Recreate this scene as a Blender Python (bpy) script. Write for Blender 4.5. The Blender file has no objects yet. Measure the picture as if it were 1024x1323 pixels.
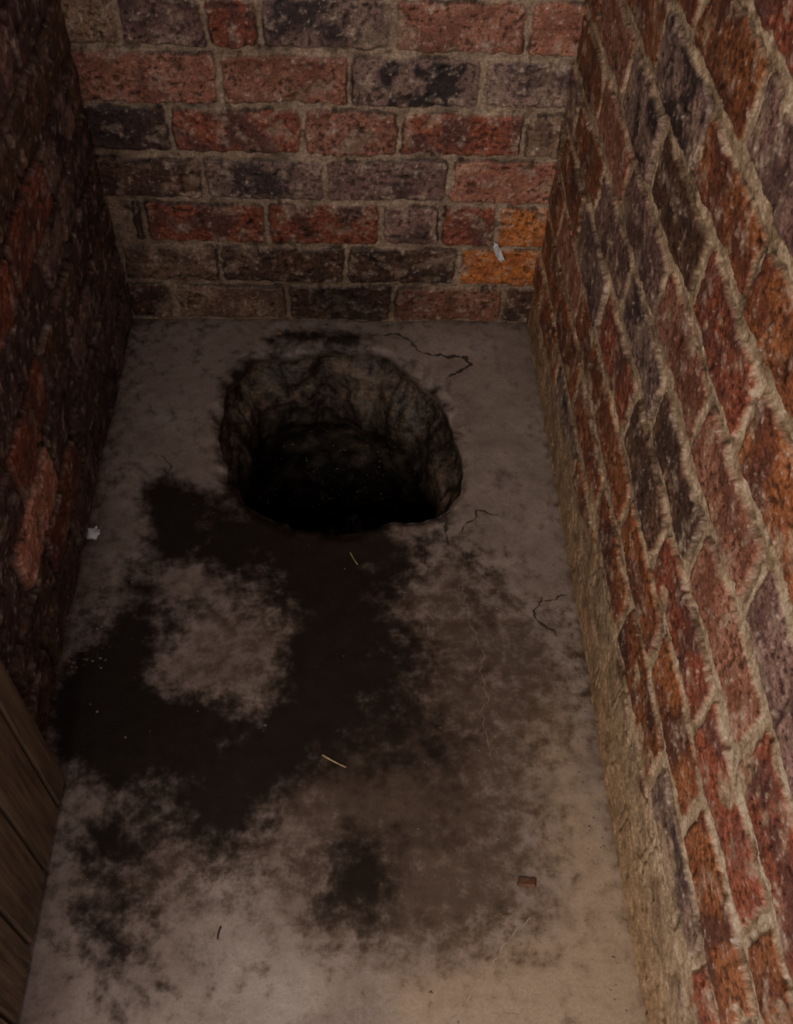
import bpy, math, random
import numpy as np
from mathutils import Matrix, Vector
W=0.85
# ------------------------------------------------------------ camera survey
def Rm(p,yw,r):
    return np.array(Matrix.Rotation(yw,3,'Z')@Matrix.Rotation(math.pi/2-p,3,'X')@Matrix.Rotation(r,3,'Z'))
def unproj(q,px,py,axis,val):
    R=Rm(q[3],q[4],q[5]); C=np.array(q[:3])
    d=R@np.array([(px-512)/q[6],(661.5-py)/q[6],-1.0])
    t=(val-C[axis])/d[axis]
    return C+t*d
def proj(q,P):
    R=Rm(q[3],q[4],q[5]); pc=R.T@(np.array(P)-np.array(q[:3]))
    return np.array([512+q[6]*pc[0]/-pc[2],661.5-q[6]*pc[1]/-pc[2]])
jy=[371,319,266,203,139,66,-8]
def resid(q):
    r=[]
    r+=list(2*(proj(q,(0,0,0))-(172,412))); r+=list(2*(proj(q,(W,0,0))-(682,418)))
    r.append(700*unproj(q,80,0,1,0)[0]); r.append(700*(unproj(q,755,0,1,0)[0]-W))
    for a in ((745,830),(840,1323),(705,560)): r.append(700*(unproj(q,a[0],a[1],2,0)[0]-W))
    for a in ((126,640),(88,810)): r.append(700*(unproj(q,a[0],a[1],2,0)[0]))
    for i,y in enumerate(jy): r.append(500*(unproj(q,400,y,1,0)[2]-q[7]*(i+1)))
    for a in ((1020,360,.882),(1020,590,.784),(1020,800,.686)):
        r.append(150*(unproj(q,a[0],a[1],0,W)[2]-q[7]*a[2]/.098))
    return np.array(r)
q=np.array([.47,-1.67,1.42,math.radians(51.2),math.radians(1),0,1290.,.098])
sc=np.array([1,1,1,1,1,1,1000.,.1])
for it in range(60):
    r=resid(q); J=np.zeros((len(r),8))
    for k in range(8):
        d=np.zeros(8); d[k]=1e-5*sc[k]; J[:,k]=(resid(q+d)-r)/1e-5
    q=q+sc*np.linalg.solve(J.T@J+1e-3*np.eye(8),-J.T@r)
Q=q; CP=float(q[7])
def fl(px,py,z=0): return unproj(Q,px,py,2,z)
def bw(px,py): return unproj(Q,px,py,1,0)
# ------------------------------------------------------------ noise
rs=np.random.RandomState(7)
ANG=rs.rand(256,256)*2*np.pi; GX=np.cos(ANG); GY=np.sin(ANG)
def perlin(x,y,s=0):
    x=x+s*17.37; y=y+s*43.11
    xi=np.floor(x).astype(int); yi=np.floor(y).astype(int); fx=x-xi; fy=y-yi
    u=fx*fx*fx*(fx*(fx*6-15)+10); v=fy*fy*fy*(fy*(fy*6-15)+10)
    x0=xi&255;x1=(xi+1)&255;y0=yi&255;y1=(yi+1)&255
    a=GX[x0,y0]*fx+GY[x0,y0]*fy; b=GX[x1,y0]*(fx-1)+GY[x1,y0]*fy
    c=GX[x0,y1]*fx+GY[x0,y1]*(fy-1); d=GX[x1,y1]*(fx-1)+GY[x1,y1]*(fy-1)
    return 1.5*((a+(b-a)*u)*(1-v)+(c+(d-c)*u)*v)
def fbm(x,y,f,o=4,s=0,g=.5):
    r=0;a=1;t=0
    for i in range(o):
        r=r+a*perlin(x*f,y*f,s+i*3.3); t+=a; a*=g; f*=2.03
    return r/t*1.3
def ss(a,b,x):
    t=np.clip((x-a)/(b-a),0,1); return t*t*(3-2*t)
def mixc(A,B,f): return A*(1-f[...,None])+B*f[...,None]
# ------------------------------------------------------------ mesh helpers
def mesh_np(name,co,quads,mats,cols=None,floats=None,smooth=True,extra=None):
    co=np.asarray(co,dtype=np.float32); n0=len(co)
    if extra is not None:
        ev,ef=extra; co=np.vstack([co,np.asarray(ev,np.float32)]); quads=np.vstack([quads,np.asarray(ef)+n0])
    me=bpy.data.meshes.new(name); nf=len(quads)
    me.vertices.add(len(co)); me.vertices.foreach_set('co',co.ravel())
    me.loops.add(nf*4); me.loops.foreach_set('vertex_index',quads.astype(np.int32).ravel())
    me.polygons.add(nf); me.polygons.foreach_set('loop_start',np.arange(0,nf*4,4,dtype=np.int32))
    me.polygons.foreach_set('loop_total',np.full(nf,4,np.int32))
    me.polygons.foreach_set('use_smooth',np.full(nf,smooth,bool))
    me.update(calc_edges=True)
    ne=len(co)-n0
    for k,v in (cols or {}).items():
        a=me.attributes.new(k,'FLOAT_COLOR','POINT')
        c=np.ones((len(co),4),np.float32); c[:n0,:3]=v
        if ne: c[n0:,:3]=(.2,.12,.09)
        a.data.foreach_set('color',c.ravel())
    for k,v in (floats or {}).items():
        a=me.attributes.new(k,'FLOAT','POINT'); c=np.zeros(len(co),np.float32); c[:n0]=v
        a.data.foreach_set('value',c)
    for m in mats: me.materials.append(m)
    ob=bpy.data.objects.new(name,me); bpy.context.scene.collection.objects.link(ob)
    return ob
def gridq(nr,nc,flip=False,wrap=False):
    c=np.arange(nc if wrap else nc-1); r=np.arange(nr-1); R,Cc=np.meshgrid(r,c,indexing='ij')
    a=R*nc+Cc; b=R*nc+(Cc+1)%nc; d=(R+1)*nc+Cc; e=(R+1)*nc+(Cc+1)%nc
    qd=np.stack([a,b,e,d],-1).reshape(-1,4)
    return qd[:,::-1] if flip else qd
# ------------------------------------------------------------ materials
class NT:
    def __init__(s,name):
        s.m=bpy.data.materials.new(name); s.m.use_nodes=True; s.t=s.m.node_tree; s.b=s.t.nodes['Principled BSDF']
    def n(s,ty,**k):
        nd=s.t.nodes.new(ty)
        for a,v in k.items(): setattr(nd,a,v)
        return nd
    def l(s,a,b): s.t.links.new(a,b)
    def noise(s,scale,det=5,rough=.6,vec=None):
        nd=s.n('ShaderNodeTexNoise'); nd.inputs['Scale'].default_value=scale; nd.inputs['Detail'].default_value=det; nd.inputs['Roughness'].default_value=rough
        if vec is None:
            if not hasattr(s,'tc'): s.tc=s.n('ShaderNodeTexCoord')
            vec=s.tc.outputs['Object']
        s.l(vec,nd.inputs['Vector']); return nd.outputs['Fac']
    def mr(s,x,a,b,c=0,d=1,sm=False):
        nd=s.n('ShaderNodeMapRange'); 
        if sm: nd.interpolation_type='SMOOTHSTEP'
        s.l(x,nd.inputs['Value'])
        for i,v in zip((1,2,3,4),(a,b,c,d)): nd.inputs[i].default_value=v
        return nd.outputs['Result']
    def math(s,op,a,b):
        nd=s.n('ShaderNodeMath',operation=op)
        for i,v in enumerate((a,b)):
            if isinstance(v,(int,float)): nd.inputs[i].default_value=v
            else: s.l(v,nd.inputs[i])
        return nd.outputs[0]
    def mix(s,A,B,f,mode='MIX'):
        nd=s.n('ShaderNodeMix',data_type='RGBA',blend_type=mode)
        for i,v in ((6,A),(7,B)):
            if isinstance(v,tuple): nd.inputs[i].default_value=v+(1,)
            else: s.l(v,nd.inputs[i])
        if isinstance(f,(int,float)): nd.inputs[0].default_value=f
        else: s.l(f,nd.inputs[0])
        return nd.outputs[2]
    def attr(s,nm,out='Fac'):
        nd=s.n('ShaderNodeAttribute'); nd.attribute_name=nm; return nd.outputs[out]
    def grey(s,f):
        nd=s.n('ShaderNodeCombineColor')
        for i in range(3): s.l(f,nd.inputs[i])
        return nd.outputs[0]
    def bump(s,h,st,dist):
        nd=s.n('ShaderNodeBump'); nd.inputs['Distance'].default_value=dist
        if isinstance(st,(int,float)): nd.inputs['Strength'].default_value=st
        else: s.l(st,nd.inputs['Strength'])
        s.l(h,nd.inputs['Height']); s.l(nd.outputs[0],s.b.inputs['Normal'])
def brick_mat(name,gain=1.0,rough=(.42,.8)):
    M=NT(name); c=M.attr('Col','Color')
    f=M.noise(260,3,.7); f2=M.noise(70,3,.7)
    g=M.math('MULTIPLY',M.mr(f,.3,.7,.55*gain,1.45*gain),M.mr(f2,.3,.7,.75,1.25))
    c=M.mix(c,M.grey(g),1.0,'MULTIPLY')
    M.l(c,M.b.inputs['Base Color'])
    M.l(M.mr(f2,.3,.7,*rough),M.b.inputs['Roughness'])
    M.bump(M.math('ADD',f,f2),.45,.002)
    return M.m
# ------------------------------------------------------------ brick walls
PAL={'red':((.32,.10,.065),(.20,.08,.065),.4),'pink':((.38,.18,.13),(.28,.12,.085),.2),
'dark':((.085,.055,.055),(.15,.08,.07),.6),'black':((.28,.19,.16),(.20,.13,.125),1.1),
'mauve':((.27,.165,.145),(.19,.11,.10),.5),'tan':((.27,.18,.12),(.19,.12,.09),.1),
'orange':((.56,.21,.075),(.40,.14,.055),.05),'brown':((.17,.095,.065),(.11,.065,.05),.4),
'rust':((.32,.125,.062),(.22,.08,.05),.6)}
def build_wall(name,us,vs,mapf,flip,rows,kind,mat,seed,extra):
    U,V=np.meshgrid(us,vs); U0,V0=U,V
    wv={'back':.0045,'left':.006,'right':.010}[kind]
    Vw=V+wv*fbm(U,V,4,3,seed)+.0025*fbm(U,V,30,2,seed+1)
    Uw=U+.005*fbm(U,V,7,3,seed+2)+.0015*fbm(U,V,50,2,seed+9)
    K=np.clip(np.floor(Vw/CP).astype(int),-1,len(rows)-1)
    D=np.full(U.shape,-.01); C1=np.zeros(U.shape+(3,)); C2=C1.copy(); BL=np.zeros(U.shape); ID=np.zeros(U.shape); CX=np.zeros(U.shape); HB=np.zeros(U.shape)
    t={'back':.006,'left':.006,'right':.0078}[kind]
    rr=np.random.RandomState(int(seed*100)+5)
    for k in range(len(rows)):
        jn,ty=rows[k]; jn=np.array(jn); m=K==k
        if not m.any(): continue
        u=Uw[m]; i=np.clip(np.searchsorted(jn,u),1,len(jn)-1)
        lo=jn[i-1]; hi=jn[i]; v=Vw[m]-k*CP
        du=(hi-lo)/2-t-np.abs(u-(lo+hi)/2); tt=rr.uniform(-.002,.004,len(jn)+1)[i]
        dv=CP/2-t-tt-np.abs(v-CP/2)
        rad=.008; a=np.minimum(du,rad)-rad; b=np.minimum(dv,rad)-rad
        dd=np.where((du<rad)&(dv<rad),rad-np.hypot(a,b),np.minimum(du,dv))
        D[m]=dd
        c1=np.array([PAL[x][0] for x in ty]);c2=np.array([PAL[x][1] for x in ty]);bl=np.array([PAL[x][2] for x in ty])
        j=(i-1)%len(ty); vr=rr.uniform(.8,1.2,len(jn)+1)[i][:,None]
        C1[m]=c1[j]*vr; C2[m]=c2[j]*vr; BL[m]=bl[j]*rr.uniform(.5,1.2,len(jn)+1)[i]
        cx=(u-(lo+hi)/2)/((hi-lo)/2); CX[m]=cx
        off=rr.uniform(-.0025,.0025,len(jn)+1)[i]+rr.uniform(-.003,.003,len(jn)+1)[i]*cx
        HB[m]=off; ID[m]=i*1.7+k*3.1
    D=D+{'back':.005,'left':.004,'right':.006}[kind]*fbm(U,V,32,4,seed+3)+.0012*fbm(U,V,160,2,seed+4)
    wd={'back':.0022,'left':.0024,'right':.0032}[kind]
    m=ss(-.0012,wd,D)
    if kind=='right':
        sm=ss(.30,.02,V-.05*fbm(U,V,6,3,seed+5)-.10*(U-.6))*.95
        sm=np.clip(sm+.55*ss(.15,.5,fbm(U,V,9,4,seed+6)),0,1)
        sm=ss(.35,.75,sm+.35*fbm(U,V,30,3,seed+7)); m=m*(1-.85*sm)
    else:
        sm=ss(.2,.6,fbm(U,V,11,4,seed+6)+.3*fbm(U,V,50,3,seed+8)); m=m*(1-.6*sm)
    n1=fbm(U+ID*.37,V+ID*.11,14,4,seed+10); n2=fbm(U+ID,V,30,4,seed+11); n3=fbm(U,V,110,3,seed+12,.65)
    C=mixc(C1,C2,ss(-.25,.3,n1))
    blob=BL*ss(.0,.4,.40-np.abs(CX)*.5+n1*1.1+.5*n2-.12)
    C=mixc(C,np.array([.026,.020,.023])*np.ones(3),np.clip(blob,0,1)*.9)
    C=mixc(C,np.array([.46,.35,.28])*np.ones(3),np.clip(ss(.08,.6,n2+.35*n3)*.5,0,1))
    C=mixc(C,np.array([.58,.49,.42])*np.ones(3),ss(.38,.6,n3+.35*n2)*.6)
    C=mixc(C,np.array([.025,.018,.016])*np.ones(3),ss(.22,.55,-n3-.4*n1-.4*n2)*.75)
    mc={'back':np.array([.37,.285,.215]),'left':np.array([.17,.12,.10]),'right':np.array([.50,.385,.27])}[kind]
    MC=mc*(1+.35*fbm(U,V,16,4,seed+13)[...,None]+.25*n3[...,None])
    MC=mixc(MC,mc*np.array([.36,.32,.28]),ss(.12,.5,fbm(U,V,25,4,seed+14)+.2*n3)*(.6))
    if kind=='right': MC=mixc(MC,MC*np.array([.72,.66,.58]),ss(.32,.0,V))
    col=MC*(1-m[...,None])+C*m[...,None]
    gate=ss(-.15,.25,fbm(U,V,9,3,seed+15))*(1 if kind!='right' else .85)
    ck=np.exp(-((D+.0005)/.0018)**2)*gate
    col=col*(1-.8*ck[...,None])
    hm={'back':-.0045,'left':-.008,'right':-.0026}[kind]
    lf=fbm(U,V,12,4,seed+16)
    amp=.75 if kind=='right' else 1.0
    h=m*(.002+HB*amp+amp*(.0022*n1+.0014*n2))+(1-m)*(hm+.0022*lf+.0009*n2)
    if kind=='right': h+= .0012*lf+.0022*sm
    h+= .0009*n3-.0028*ck
    h+= .004*fbm(U,V,3,2,seed+17)
    pk=ss(.5,.62,fbm(U,V,38,2,seed+18)); h-=.003*pk; col*=(1-.5*pk[...,None])
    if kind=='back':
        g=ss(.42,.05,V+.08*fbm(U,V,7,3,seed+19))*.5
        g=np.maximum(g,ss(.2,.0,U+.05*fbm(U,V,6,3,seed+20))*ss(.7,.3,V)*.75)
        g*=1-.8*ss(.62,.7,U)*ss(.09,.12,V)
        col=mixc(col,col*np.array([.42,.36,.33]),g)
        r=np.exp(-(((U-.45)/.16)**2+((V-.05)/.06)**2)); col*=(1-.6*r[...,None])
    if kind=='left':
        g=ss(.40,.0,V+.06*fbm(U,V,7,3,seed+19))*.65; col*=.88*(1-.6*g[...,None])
        pb=(np.abs(ID-PINK)<1e-6)*1.0; col*=(1+.5*pb[...,None])
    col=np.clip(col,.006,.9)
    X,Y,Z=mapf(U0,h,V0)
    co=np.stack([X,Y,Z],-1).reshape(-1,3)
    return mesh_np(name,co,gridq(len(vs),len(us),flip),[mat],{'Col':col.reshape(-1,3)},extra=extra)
def boxq(x0,x1,y0,y1,z0,z1):
    v=[(x,y,z) for x in (x0,x1) for y in (y0,y1) for z in (z0,z1)]
    f=[(0,1,3,2),(4,6,7,5),(0,4,5,1),(2,3,7,6),(0,2,6,4),(1,5,7,3)]
    return v,f
rowpx=[(395,[165,228,371,507,648,700],['brown','tan','brown','pink','brown']),
(345,[160,284,448,591,720],['tan','brown','brown','orange']),
(294,[170,186,345,491,570,642,730],['brown','red','red','mauve','red','orange']),
(235,[120,264,420,580,730],['brown','black','mauve','pink']),
(172,[90,221,390,515,678,760],['dark','red','pink','red','tan']),
(104,[90,282,452,624,770],['pink','pink','black','black']),
(28,[60,150,264,333,508,683,780],['tan','mauve','red','black','pink','pink'])]
rows_b=[]
for y,xs,ty in rowpx: rows_b.append(([bw(x,y)[0] for x in xs],ty))
rb=random.Random(3)
BL_=.224
def genrows(n,start,length,types,off):
    out=[]
    for k in range(start,n):
        o=off+(k%2)*BL_/2+rb.uniform(-.02,.02); j=[-.5+o]
        while j[-1]<length+.3: j.append(j[-1]+BL_+rb.uniform(-.008,.008))
        out.append((j,[rb.choice(types) for _ in j]))
    return out
NR=int(2.1/CP)+1
rows_b+=genrows(NR,7,W,['red','pink','mauve','black','dark'],0)
rows_r=genrows(NR,0,2,['rust','rust','red','pink','mauve','rust','brown','black','rust'],.06)
rows_l=genrows(NR,0,2,['dark','brown','brown','dark','black','mauve','brown','red'],.02)
P=unproj(Q,45,680,0,0); k=int(P[2]/CP); jn=rows_l[k][0]; i=int(np.searchsorted(jn,-P[1])); rows_l[k][1][i-1]='pink'; PINK=i*1.7+k*3.1
mb=brick_mat('brick_back'); mrt=brick_mat('brick_right',1.0,(.36,.72)); ml=brick_mat('brick_left')
LEN=1.86; HT=2.1
vs=np.concatenate([np.arange(-.03,.78,.002),np.arange(.78,HT+.006,.008)])
us=np.arange(-.02,W+.021,.002)
wb=build_wall('wall_back',us,vs,lambda u,h,v:(u,-h,v),False,rows_b,'back',mb,1.0,boxq(-.12,W+.12,.02,.12,-.03,HT))
us=np.concatenate([np.arange(0,1.5,.0024),np.arange(1.5,LEN+.005,.008)])
vs=np.concatenate([np.arange(-.03,1.12,.0022),np.arange(1.12,HT+.006,.008)])
build_wall('wall_right',us,vs,lambda u,h,v:(W-h,-u,v),False,rows_r,'right',mrt,2.3,boxq(W+.02,W+.12,-LEN,.02,-.03,HT))
us=np.concatenate([np.arange(0,1.2,.003),np.arange(1.2,LEN+.005,.008)])
vs=np.concatenate([np.arange(-.03,1.0,.0028),np.arange(1.0,HT+.006,.008)])
build_wall('wall_left',us,vs,lambda u,h,v:(h,-u,v),True,rows_l,'left',ml,4.1,boxq(-.12,-.02,-LEN,.02,-.03,HT))
# ------------------------------------------------------------ floor with hole
rim=[(445,448),(500,457),(545,493),(583,545),(596,600),(592,637),(568,662),(500,677),(450,683),(385,681),(338,660),(303,628),(290,598),(287,545),(297,500),(322,466),(380,452)]
rw=np.array([fl(*p)[:2] for p in rim]); HC=np.array([(rw[:,0].min()+rw[:,0].max())/2,(rw[:,1].min()+rw[:,1].max())/2])
ra=np.arctan2(rw[:,1]-HC[1],rw[:,0]-HC[0]); rd=np.hypot(rw[:,0]-HC[0],rw[:,1]-HC[1]); o=np.argsort(ra); ra=ra[o]; rd=rd[o]
NT_=1500; th=np.linspace(-np.pi,np.pi,NT_,endpoint=False)
rt=np.interp(th,np.r_[ra-2*np.pi,ra,ra+2*np.pi],np.r_[rd,rd,rd])
kk=np.exp(-(np.arange(-40,41)/12.)**2); kk/=kk.sum(); rt=np.convolve(np.r_[rt[-40:],rt,rt[:40]],kk,'valid')
ct,st=np.cos(th),np.sin(th)
X0,X1,Y0,Y1=-.01,W+.01,-LEN,.01
with np.errstate(divide='ignore'):
    tx=np.where(ct>0,(X1-HC[0])/ct,(X0-HC[0])/ct); ty=np.where(st>0,(Y1-HC[1])/st,(Y0-HC[1])/st)
tx=np.where(np.isfinite(tx),tx,1e9); ty=np.where(np.isfinite(ty),ty,1e9); rout=np.minimum(np.abs(tx),np.abs(ty))
def fz(x,y): return .0035*fbm(x,y,2.5,3,30)+.0012*fbm(x,y,14,3,31)
rimn=.014*fbm(ct*.23,st*.23,10,3,33)+.0015*fbm(ct*.23,st*.23,45,1,34)
def cyl(z,f,o,s,g=.5):
    # seamless noise on the unwrapped cylinder wall
    a=th*.22; L=2*np.pi*.22; w=ss(0,.25,(th+np.pi)/(2*np.pi))
    return fbm(a+5,z+0*a+3,f,o,s,g)*w+fbm(a+L+5,z+0*a+3,f,o,s,g)*(1-w)
rings=[];ed=[]
NRG=330
for j in range(NRG):
    t=1-(j/(NRG-1)); t=t**1.1
    e=(rout-rt)*t; ed.append(e)
    r=rt+e+rimn*np.exp(-e/.035); x=HC[0]+r*ct; y=HC[1]+r*st
    chip=ss(-.1,.5,fbm(x,y,14,2,35)+.1)
    z=fz(x,y)-.006*np.exp(-(e/.008)**2)-.010*chip*ss(.03,.0,e)+.0015*fbm(x,y,40,2,41)*np.exp(-e/.03)
    rings.append(np.stack([x,y,z],-1))
SL=.15; NS=70
zr=rings[-1][:,2]
rings2=[]
for j in range(1,NS+1):
    s=j/NS
    inset=.026*s+.026*s*(.5+.5*np.sin(th))+.014*ss(0,.4,s)*ss(-.2,.6,ct)
    rtm=rt+rimn*np.exp(-s*2)
    zn=-.016*s-SL*s
    n=(.020*cyl(zn,11,2,36,.4)+.0035*cyl(zn,45,2,38,.4))*ss(0,.25,s)
    # a broken step part-way down the slab edge
    n=n-.012*ss(.35,.5,s+.25*cyl(0*zn,8,2,42))+.006
    r=rtm-inset+n*ss(0,.15,s); rings2.append(np.stack([HC[0]+r*ct,HC[1]+r*st,zr*(1-s)+zn+.014*cyl(.4,8,2,39)*s],-1))
low=rings2[-1]
allr=np.array(rings+rings2); co=allr.reshape(-1,3)
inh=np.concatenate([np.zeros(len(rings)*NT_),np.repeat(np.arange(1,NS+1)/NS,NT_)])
edd=np.concatenate([np.array(ed).ravel(),np.zeros(NS*NT_)])
x,y=co[:,0],co[:,1]
def blobs(lst):
    S=np.zeros(len(x))
    for (cx,cy,rx,ry,w) in lst:
        c=fl(cx,cy); ax=fl(cx+rx,cy)[:2]-c[:2]; ay=fl(cx,cy-ry)[:2]-c[:2]
        a=np.hypot(*ax); b=np.hypot(*ay)
        u=(x-c[0])/a; v=(y-c[1])/b
        S=S+w*np.exp(-(u*u+v*v))
    return S
DARK=[(215,640,32,32,1.),(270,655,38,22,.9),(225,695,35,45,.9),(290,715,60,35,.8),(420,715,100,34,1.1),(500,735,40,50,.5),
(180,790,50,60,.8),(440,790,75,75,1.),(440,880,60,75,.75),(150,860,50,60,.75),(140,950,65,70,1.),(240,945,110,60,1.),(310,1010,65,60,.9),(380,950,60,70,.55),
(150,1190,60,60,.55),(130,1085,50,40,.5),(470,1130,60,50,.65),(430,1180,70,40,.6),(540,860,60,100,.5),(480,990,60,60,.5),(380,685,80,20,.7),(315,650,30,35,.6),
(650,620,25,15,.3),(620,680,25,20,.3),(95,900,25,60,.9),(590,720,30,40,.35),(240,1060,100,50,.55),(200,1260,50,50,.4),(370,855,40,60,.45),(150,1130,50,60,.35),
(430,436,85,12,.75),(310,480,25,20,.5),(560,1000,60,80,.3),(270,780,60,25,.25)]
LIGHT=[(290,850,58,35,-.5),(235,745,28,20,-.8),(325,905,35,30,-.5),(555,780,35,40,-.4),(370,805,26,26,-.4),(310,1200,110,80,-.3),(480,735,25,15,-.4),(200,870,22,25,-.3),(620,1300,200,40,-.3),(780,1200,60,150,-.3)]
BROWN=[(600,900,130,150,.75),(560,1060,140,120,.75),(450,1000,100,90,.75),(480,1180,110,70,.7),(640,1190,110,90,.45),(620,760,60,70,.4),(260,1120,150,70,.6),(700,870,60,80,.45),(300,760,160,100,.5),(250,950,170,110,.55),(450,800,130,110,.55),(150,1150,90,100,.4),(250,1250,120,50,.25),(660,1300,150,40,-.2)]
TAN=[(770,1150,80,220,.9),(600,1290,220,70,.6),(700,1290,150,90,.6),(700,950,50,90,.4)]
PALE=[(280,1180,100,90,.6),(300,1290,140,60,.6),(90,1270,50,110,.5),(420,1100,60,50,.3),(200,540,60,60,.3),(640,560,50,80,.4),(570,450,90,25,.45),(380,1230,60,80,.4),(300,860,70,60,.5)]
EDGE_GRIME_SHADE=np.exp(-x/.05)*.7+np.exp(y/.02)*.45+np.exp((x-W)/.012)*.5  # grime along the walls, plus left-corner shade painted into the floor colour
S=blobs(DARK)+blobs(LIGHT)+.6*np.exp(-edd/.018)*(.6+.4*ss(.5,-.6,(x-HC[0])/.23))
fl_o=mesh_np('floor',co,gridq(len(allr),NT_,True,True),[],floats={'stain':S,'brown':blobs(BROWN)+EDGE_GRIME_SHADE,'tan':blobs(TAN),'pale':blobs(PALE),'hole':inh})
M=NT('stained_concrete'); nA=M.noise(9,4,.62); nB=M.noise(38,5,.62); nC=M.noise(150,4,.7); nD=M.noise(420,2,.7)
def sg(a,k): return M.math('MULTIPLY',M.math('SUBTRACT',a,.5),k)
w1=M.math('ADD',sg(nA,3.0),sg(nB,1.6)); w2=M.math('ADD',sg(nB,2.5),sg(nC,1.6))
base=M.mix((.215,.172,.150),(.295,.242,.216),M.mr(nA,.35,.65))
base=M.mix(base,(.36,.31,.285),M.mr(M.math('ADD',M.attr('pale'),M.math('MULTIPLY',w1,.6)),.2,1.0,0,.8,True))
base=M.mix(base,(.31,.235,.17),M.mr(M.math('ADD',M.attr('tan'),M.math('MULTIPLY',w1,.5)),.2,.9,0,.9,True))
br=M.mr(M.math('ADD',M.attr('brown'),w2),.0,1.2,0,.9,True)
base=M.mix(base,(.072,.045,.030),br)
dk=M.mr(M.math('ADD',M.attr('stain'),M.math('ADD',M.math('MULTIPLY',w1,.66),M.math('MULTIPLY',w2,.20))),.02,1.0,0,.96,True)
base=M.mix(base,(.017,.0110,.0080),dk)
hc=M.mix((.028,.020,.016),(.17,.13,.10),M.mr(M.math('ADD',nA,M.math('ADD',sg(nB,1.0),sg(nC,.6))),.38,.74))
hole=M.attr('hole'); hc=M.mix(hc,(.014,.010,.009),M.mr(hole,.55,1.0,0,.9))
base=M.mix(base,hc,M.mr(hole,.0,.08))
base=M.mix(base,M.grey(M.math('MULTIPLY',M.mr(nC,.3,.7,.82,1.18),M.mr(nD,.3,.7,.86,1.14))),1.0,'MULTIPLY')
spk=M.mr(nD,.70,.74,0,.5); base=M.mix(base,(.03,.022,.018),spk)
M.l(base,M.b.inputs['Base Color']); M.l(M.math('ADD',M.mr(dk,0,1,.60,.55),sg(nB,.3)),M.b.inputs['Roughness']); M.l(M.mr(dk,0,1,.5,.22),M.b.inputs['Specular IOR Level'])
M.bump(M.math('ADD',M.math('MULTIPLY',nC,.6),M.math('MULTIPLY',nB,1.5)),M.mr(hole,0,.05,.28,.4),.0022)
fl_o.data.materials.append(M.m)
# ------------------------------------------------------------ pit
pr=[]
for j in range(60):
    s=j/59
    g=ss(0,.10,s)*.05
    zz=-.16-.75*s
    bx=low[:,0]-HC[0]; by=low[:,1]-HC[1]; rr_=np.hypot(bx,by)
    rr_=rr_*(1-ss(0,.15,s))+rr_.mean()*ss(0,.15,s)+g
    n=.035*cyl(zz,6,3,50,.4)*ss(0,.1,s)
    r=rr_+n; pr.append(np.stack([HC[0]+r*ct,HC[1]+r*st,(low[:,2]*(1-s)+(-.91)*s)],-1))
for j in range(1,40):
    s=1-j/39.; b=pr[59]; xx=HC[0]+(b[:,0]-HC[0])*s; yy=HC[1]+(b[:,1]-HC[1])*s
    mound=.52*np.exp(-(((xx-.47)/.15)**2+((yy+.15)/.11)**2)**1.3)
    pr.append(np.stack([xx,yy,-.91+mound*(1-s**4)+.05*fbm(xx,yy,12,4,52)*(1-s**4)],-1))
pr=np.array(pr)
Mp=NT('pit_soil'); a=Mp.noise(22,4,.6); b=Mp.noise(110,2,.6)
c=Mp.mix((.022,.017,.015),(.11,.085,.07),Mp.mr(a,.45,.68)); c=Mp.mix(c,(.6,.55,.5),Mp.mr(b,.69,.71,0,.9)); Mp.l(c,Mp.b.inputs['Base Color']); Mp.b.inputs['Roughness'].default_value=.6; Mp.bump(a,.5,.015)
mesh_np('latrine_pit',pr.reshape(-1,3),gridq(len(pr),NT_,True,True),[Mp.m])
# ------------------------------------------------------------ floor cracks + small debris
def simple(name,col,rough=.7,ns=80):
    K=NT(name); f=K.noise(ns,3,.65); c=K.mix(tuple(v*.6 for v in col),col,K.mr(f,.35,.65)); K.l(c,K.b.inputs['Base Color']); K.b.inputs['Roughness'].default_value=rough; K.bump(f,.4,.001); return K.m
def fz1(x,y): return float(fz(np.array([x]),np.array([y]))[0])
rc=random.Random(5)
def ribbons(name,lines,mat):
    V=[];F=[]
    for pts,wd in lines:
        P=[fl(*p)[:2] for p in pts]; out=[]
        for a,b in zip(P[:-1],P[1:]):
            n=max(3,int(np.hypot(*(b-a))/.004))
            for i in range(n):
                c=a+(b-a)*i/n; out.append(c)
        out=np.array(out); out=out+.012*np.stack([fbm(out[:,0],out[:,1],30,4,60,.65),fbm(out[:,0],out[:,1],30,4,61,.65)],-1)
        dlt=np.gradient(out,axis=0); nn=np.stack([-dlt[:,1],dlt[:,0]],-1); nn/=np.linalg.norm(nn,axis=1)[:,None]+1e-9
        s0=len(V)
        for i,(c,n) in enumerate(zip(out,nn)):
            w=wd*(.1+.9*abs(math.sin(i*.5+rc.random())))*math.sin(math.pi*(i+.5)/len(out))**.4
            for sg_ in (-1,1):
                p=c+n*w*sg_; V.append((p[0],p[1],fz1(p[0],p[1])+.0008))
        for i in range(len(out)-1): F.append((s0+2*i,s0+2*i+1,s0+2*i+3,s0+2*i+2))
    me=bpy.data.meshes.new(name); me.from_pydata(V,[],F); me.materials.append(mat); ob=bpy.data.objects.new(name,me); bpy.context.scene.collection.objects.link(ob); return ob
o=ribbons('mineral_crack_lines',[([(583,1318),(625,1255),(660,1205),(700,1175)],.0012),([(660,1205),(650,1250),(665,1300)],.0007),([(640,1320),(690,1295)],.001),([(600,700),(598,770),(625,850),(622,930),(640,1000)],.0006)],simple('mineral_salt',(.36,.29,.225)))
o.parent=fl_o
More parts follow.
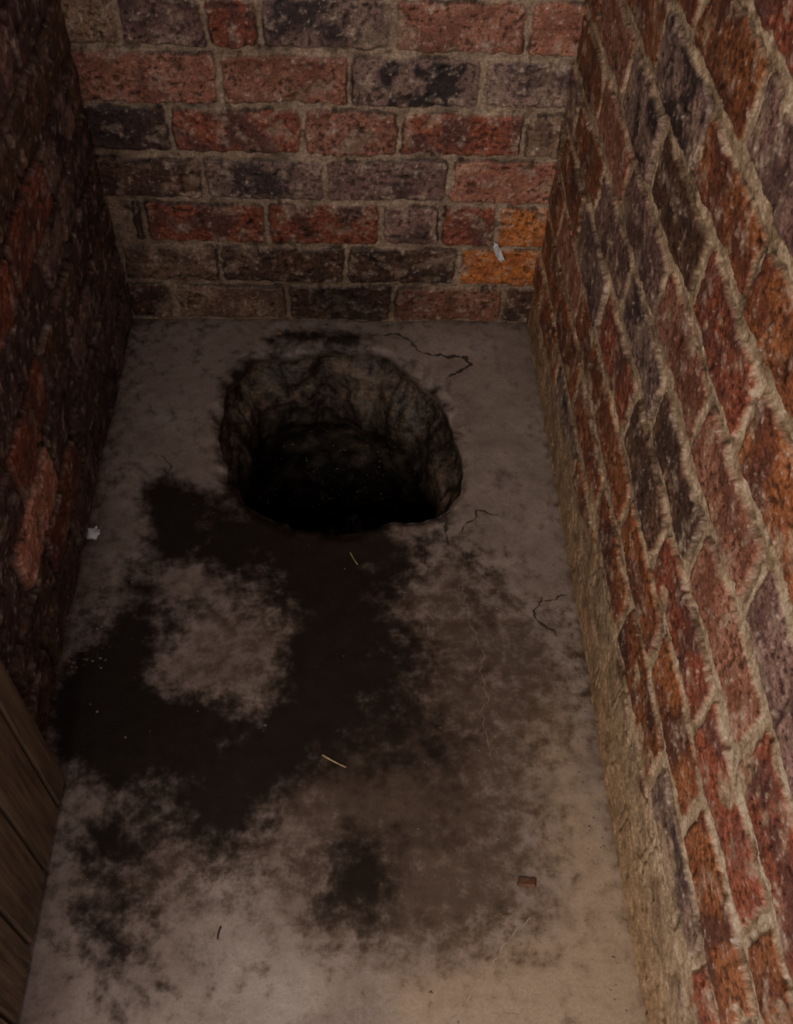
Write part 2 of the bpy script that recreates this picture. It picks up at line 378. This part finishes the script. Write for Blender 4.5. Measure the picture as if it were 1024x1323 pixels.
o=ribbons('dark_crack_lines',[([(572,664),(580,690),(583,705)],.004),([(478,436),(520,432),(548,458)],.003),([(548,458),(600,462),(608,470),(575,492)],.005),([(700,772),(690,800),(725,825)],.0028),([(730,772),(700,776)],.002),([(590,690),(620,660),(650,668)],.002),([(205,590),(222,600),(215,612),(203,604)],.0015)],simple('crack_dirt',(.07,.05,.042)))
o.parent=fl_o
def mk(name,V,F,mat,loc=(0,0,0),smooth=False):
    me=bpy.data.meshes.new(name); me.from_pydata([tuple(v) for v in V],[],F); me.materials.append(mat)
    for p in me.polygons: p.use_smooth=smooth
    ob=bpy.data.objects.new(name,me); ob.location=loc; bpy.context.scene.collection.objects.link(ob); return ob
def scrap(name,c,sx,sy,ang,mat,amp=.006,n=9,tilt=None):
    V=[];F=[]
    for i in range(n):
        for j in range(n):
            a=(i/(n-1)-.5);b=(j/(n-1)-.5)
            rr_=1-.35*rc.random() if i in(0,n-1) or j in (0,n-1) else 1
            x_=a*sx*rr_;y_=b*sy*rr_*(1-.6*abs(a)); z_=amp*(.5+.5*math.sin(a*9+b*4)+rc.uniform(0,.3))
            ca,sa=math.cos(ang),math.sin(ang); p=Vector((x_*ca-y_*sa,x_*sa+y_*ca,z_))
            if tilt: p=Vector((p.x,-p.z,p.y))
            V.append(p)
    for i in range(n-1):
        for j in range(n-1): F.append((i*n+j,(i+1)*n+j,(i+1)*n+j+1,i*n+j+1))
    return mk(name,V,F,mat,c,True)
white=simple('white_paper',(.75,.75,.78),.6)
p=fl(112,692); scrap('paper_scrap',(p[0]+.008,p[1],fz1(p[0],p[1])+.001),.036,.032,.6,white)
p=bw(643,323); scrap('plastic_shred',(p[0],-.004,p[2]),.05,.018,2.0,white,.008,9,True).parent=wb
p=fl(360,432); scrap('dead_leaf',(p[0],p[1],fz1(p[0],p[1])+.001),.018,.012,.6,simple('dry_leaf',(.32,.2,.1)),.004,6)
def stick(name,a,b,r,mat,lift=.0015):
    A=fl(*a);B=fl(*b); A[2]=fz1(A[0],A[1])+lift;B[2]=fz1(B[0],B[1])+lift
    V=[];F=[];n=8;m_=6; d=Vector(B-A); s=d.normalized().cross(Vector((0,0,1))); u=Vector((0,0,1))
    for i in range(n):
        t=i/(n-1); c=Vector(A)+d*t+s*.0008*math.sin(t*3); rr_=r*(1-.3*t)
        for k in range(m_): V.append(c+(s*math.cos(k*math.tau/m_)+u*math.sin(k*math.tau/m_))*rr_)
    for i in range(n-1):
        for k in range(m_): F.append((i*m_+k,i*m_+(k+1)%m_,(i+1)*m_+(k+1)%m_,(i+1)*m_+k))
    F.append(tuple(range(m_))[::-1]); F.append(tuple((n-1)*m_+k for k in range(m_)))
    return mk(name,V,F,mat,smooth=True)
strw=simple('dry_straw',(.55,.44,.27))
stick('straw_stalk',(416,975),(447,991),.0015,strw)
stick('straw_stalk',(452,714),(462,730),.001,strw)
stick('dark_twig',(285,1198),(281,1214),.0014,simple('twig',(.05,.03,.025)))
A=fl(680,1139); V=[(-.014,-.006,0),(.013,-.008,0),(.015,.005,0),(-.012,.006,0),(-.012,-.004,.006),(.010,-.006,.007),(.012,.003,.004),(-.009,.005,.005)]
mk('wood_chip',V,[(3,2,1,0),(4,5,6,7),(0,1,5,4),(1,2,6,5),(2,3,7,6),(3,0,4,7)],simple('chip',(.16,.08,.05)),(A[0],A[1],fz1(A[0],A[1])))
V=[];F=[]
def peb(x_,y_,z_,r):
    s0=len(V); pts=[(1,0,0),(0,1,0),(-1,0,0),(0,-1,0),(0,0,.7),(0,0,-.3)]
    an=rc.random()*6; 
    for a,b,c in pts:
        k=r*rc.uniform(.6,1.2); V.append((x_+k*(a*math.cos(an)-b*math.sin(an)),y_+k*(a*math.sin(an)+b*math.cos(an)),z_+k*c))
    for t in ((0,1,4),(1,2,4),(2,3,4),(3,0,4),(1,0,5),(2,1,5),(3,2,5),(0,3,5)): F.append(tuple(s0+i for i in t))
for i in range(600):
    k=rc.random()
    if k<.5: x_=.012+abs(rc.gauss(0,.03)); y_=-rc.uniform(.02,.85)
    elif k<.65: x_=W-.012-abs(rc.gauss(0,.02)); y_=-rc.uniform(.02,1.4)
    elif k<.85: x_=rc.uniform(.02,.83); y_=-.012-abs(rc.gauss(0,.02))
    else: x_=rc.uniform(.03,.82); y_=-rc.uniform(.03,1.5)
    if math.hypot(x_-HC[0],y_-HC[1])<.28: continue
    peb(x_,y_,fz1(x_,y_)+.0005,rc.choice([.0012,.0015,.002,.003,.0012]) )
mk('grit_debris',V,F,simple('grit',(.24,.19,.16)))
# ------------------------------------------------------------ plank door, swung in against the left wall
def rbox(V,F,x0,x1,y0,y1,z0,z1,bv):
    s=len(V)
    prof=[(x0+bv,y0),(x1-bv,y0),(x1,y0+bv),(x1,y1-bv),(x1-bv,y1),(x0+bv,y1),(x0,y1-bv),(x0,y0+bv)]
    for z in (z0,z1):
        for a,b in prof: V.append((a,b,z))
    for i in range(8): F.append((s+i,s+(i+1)%8,s+8+(i+1)%8,s+8+i))
    F.append(tuple(s+i for i in range(8))[::-1]); F.append(tuple(s+8+i for i in range(8)))
K=NT('weathered_wood'); mp=K.n('ShaderNodeMapping'); mp.inputs['Scale'].default_value=(14,14,1.2); K.tc=K.n('ShaderNodeTexCoord'); K.l(K.tc.outputs['Object'],mp.inputs[0])
g=K.noise(6,5,.7,mp.outputs[0]); c=K.mix((.07,.048,.031),(.20,.14,.09),K.mr(g,.35,.68)); K.l(c,K.b.inputs['Base Color']); K.b.inputs['Roughness'].default_value=.7; K.bump(g,.5,.003)
V=[];F=[]; yf=fl(90,1000,.015)[1]
y=yf; ws=[.05,.092,.098,.095,.097,.095,.096,.09]; 
for w in ws:
    if y-w<-LEN+.02: w=y+LEN-.02
    if w<.02: break
    rbox(V,F,.024,.046+rc.uniform(-.001,.001),y-w+.0025,y-.0025,.014+rc.uniform(0,.003),1.95,.003); y-=w
door=mk('plank_door',V,F,K.m)
V=[];F=[]
for z in (.25,1.0,1.7): rbox(V,F,.010,.0245,y+.03,yf-.04,z,z+.1,.003)
led=mk('ledges',V,F,K.m); led.parent=door
# ------------------------------------------------------------ light
w=bpy.data.worlds.new('sky'); bpy.context.scene.world=w; w.use_nodes=True
bg=w.node_tree.nodes['Background']; bg.inputs[0].default_value=(.84,.78,.81,1); bg.inputs[1].default_value=.78
L=bpy.data.lights.new('doorway_daylight','AREA'); L.shape='RECTANGLE'; L.size=1.1; L.size_y=.8; L.energy=48; L.color=(1,.85,.68)
lo=bpy.data.objects.new('doorway_daylight',L); bpy.context.scene.collection.objects.link(lo); lo.location=(-.30,-2.7,1.9)
lo.rotation_euler=(Vector((.7,-.5,.65))-lo.location).to_track_quat('-Z','Y').to_euler()
# ------------------------------------------------------------ camera
cd=bpy.data.cameras.new('camera'); cam=bpy.data.objects.new('camera',cd); bpy.context.scene.collection.objects.link(cam)
cd.sensor_fit='VERTICAL'; cd.sensor_height=24; cd.lens=float(Q[6])/1323*24; cd.clip_start=.02
mw=Matrix(Rm(Q[3],Q[4],Q[5]).tolist()).to_4x4(); mw.translation=Vector(Q[:3]); cam.matrix_world=mw
bpy.context.scene.camera=cam
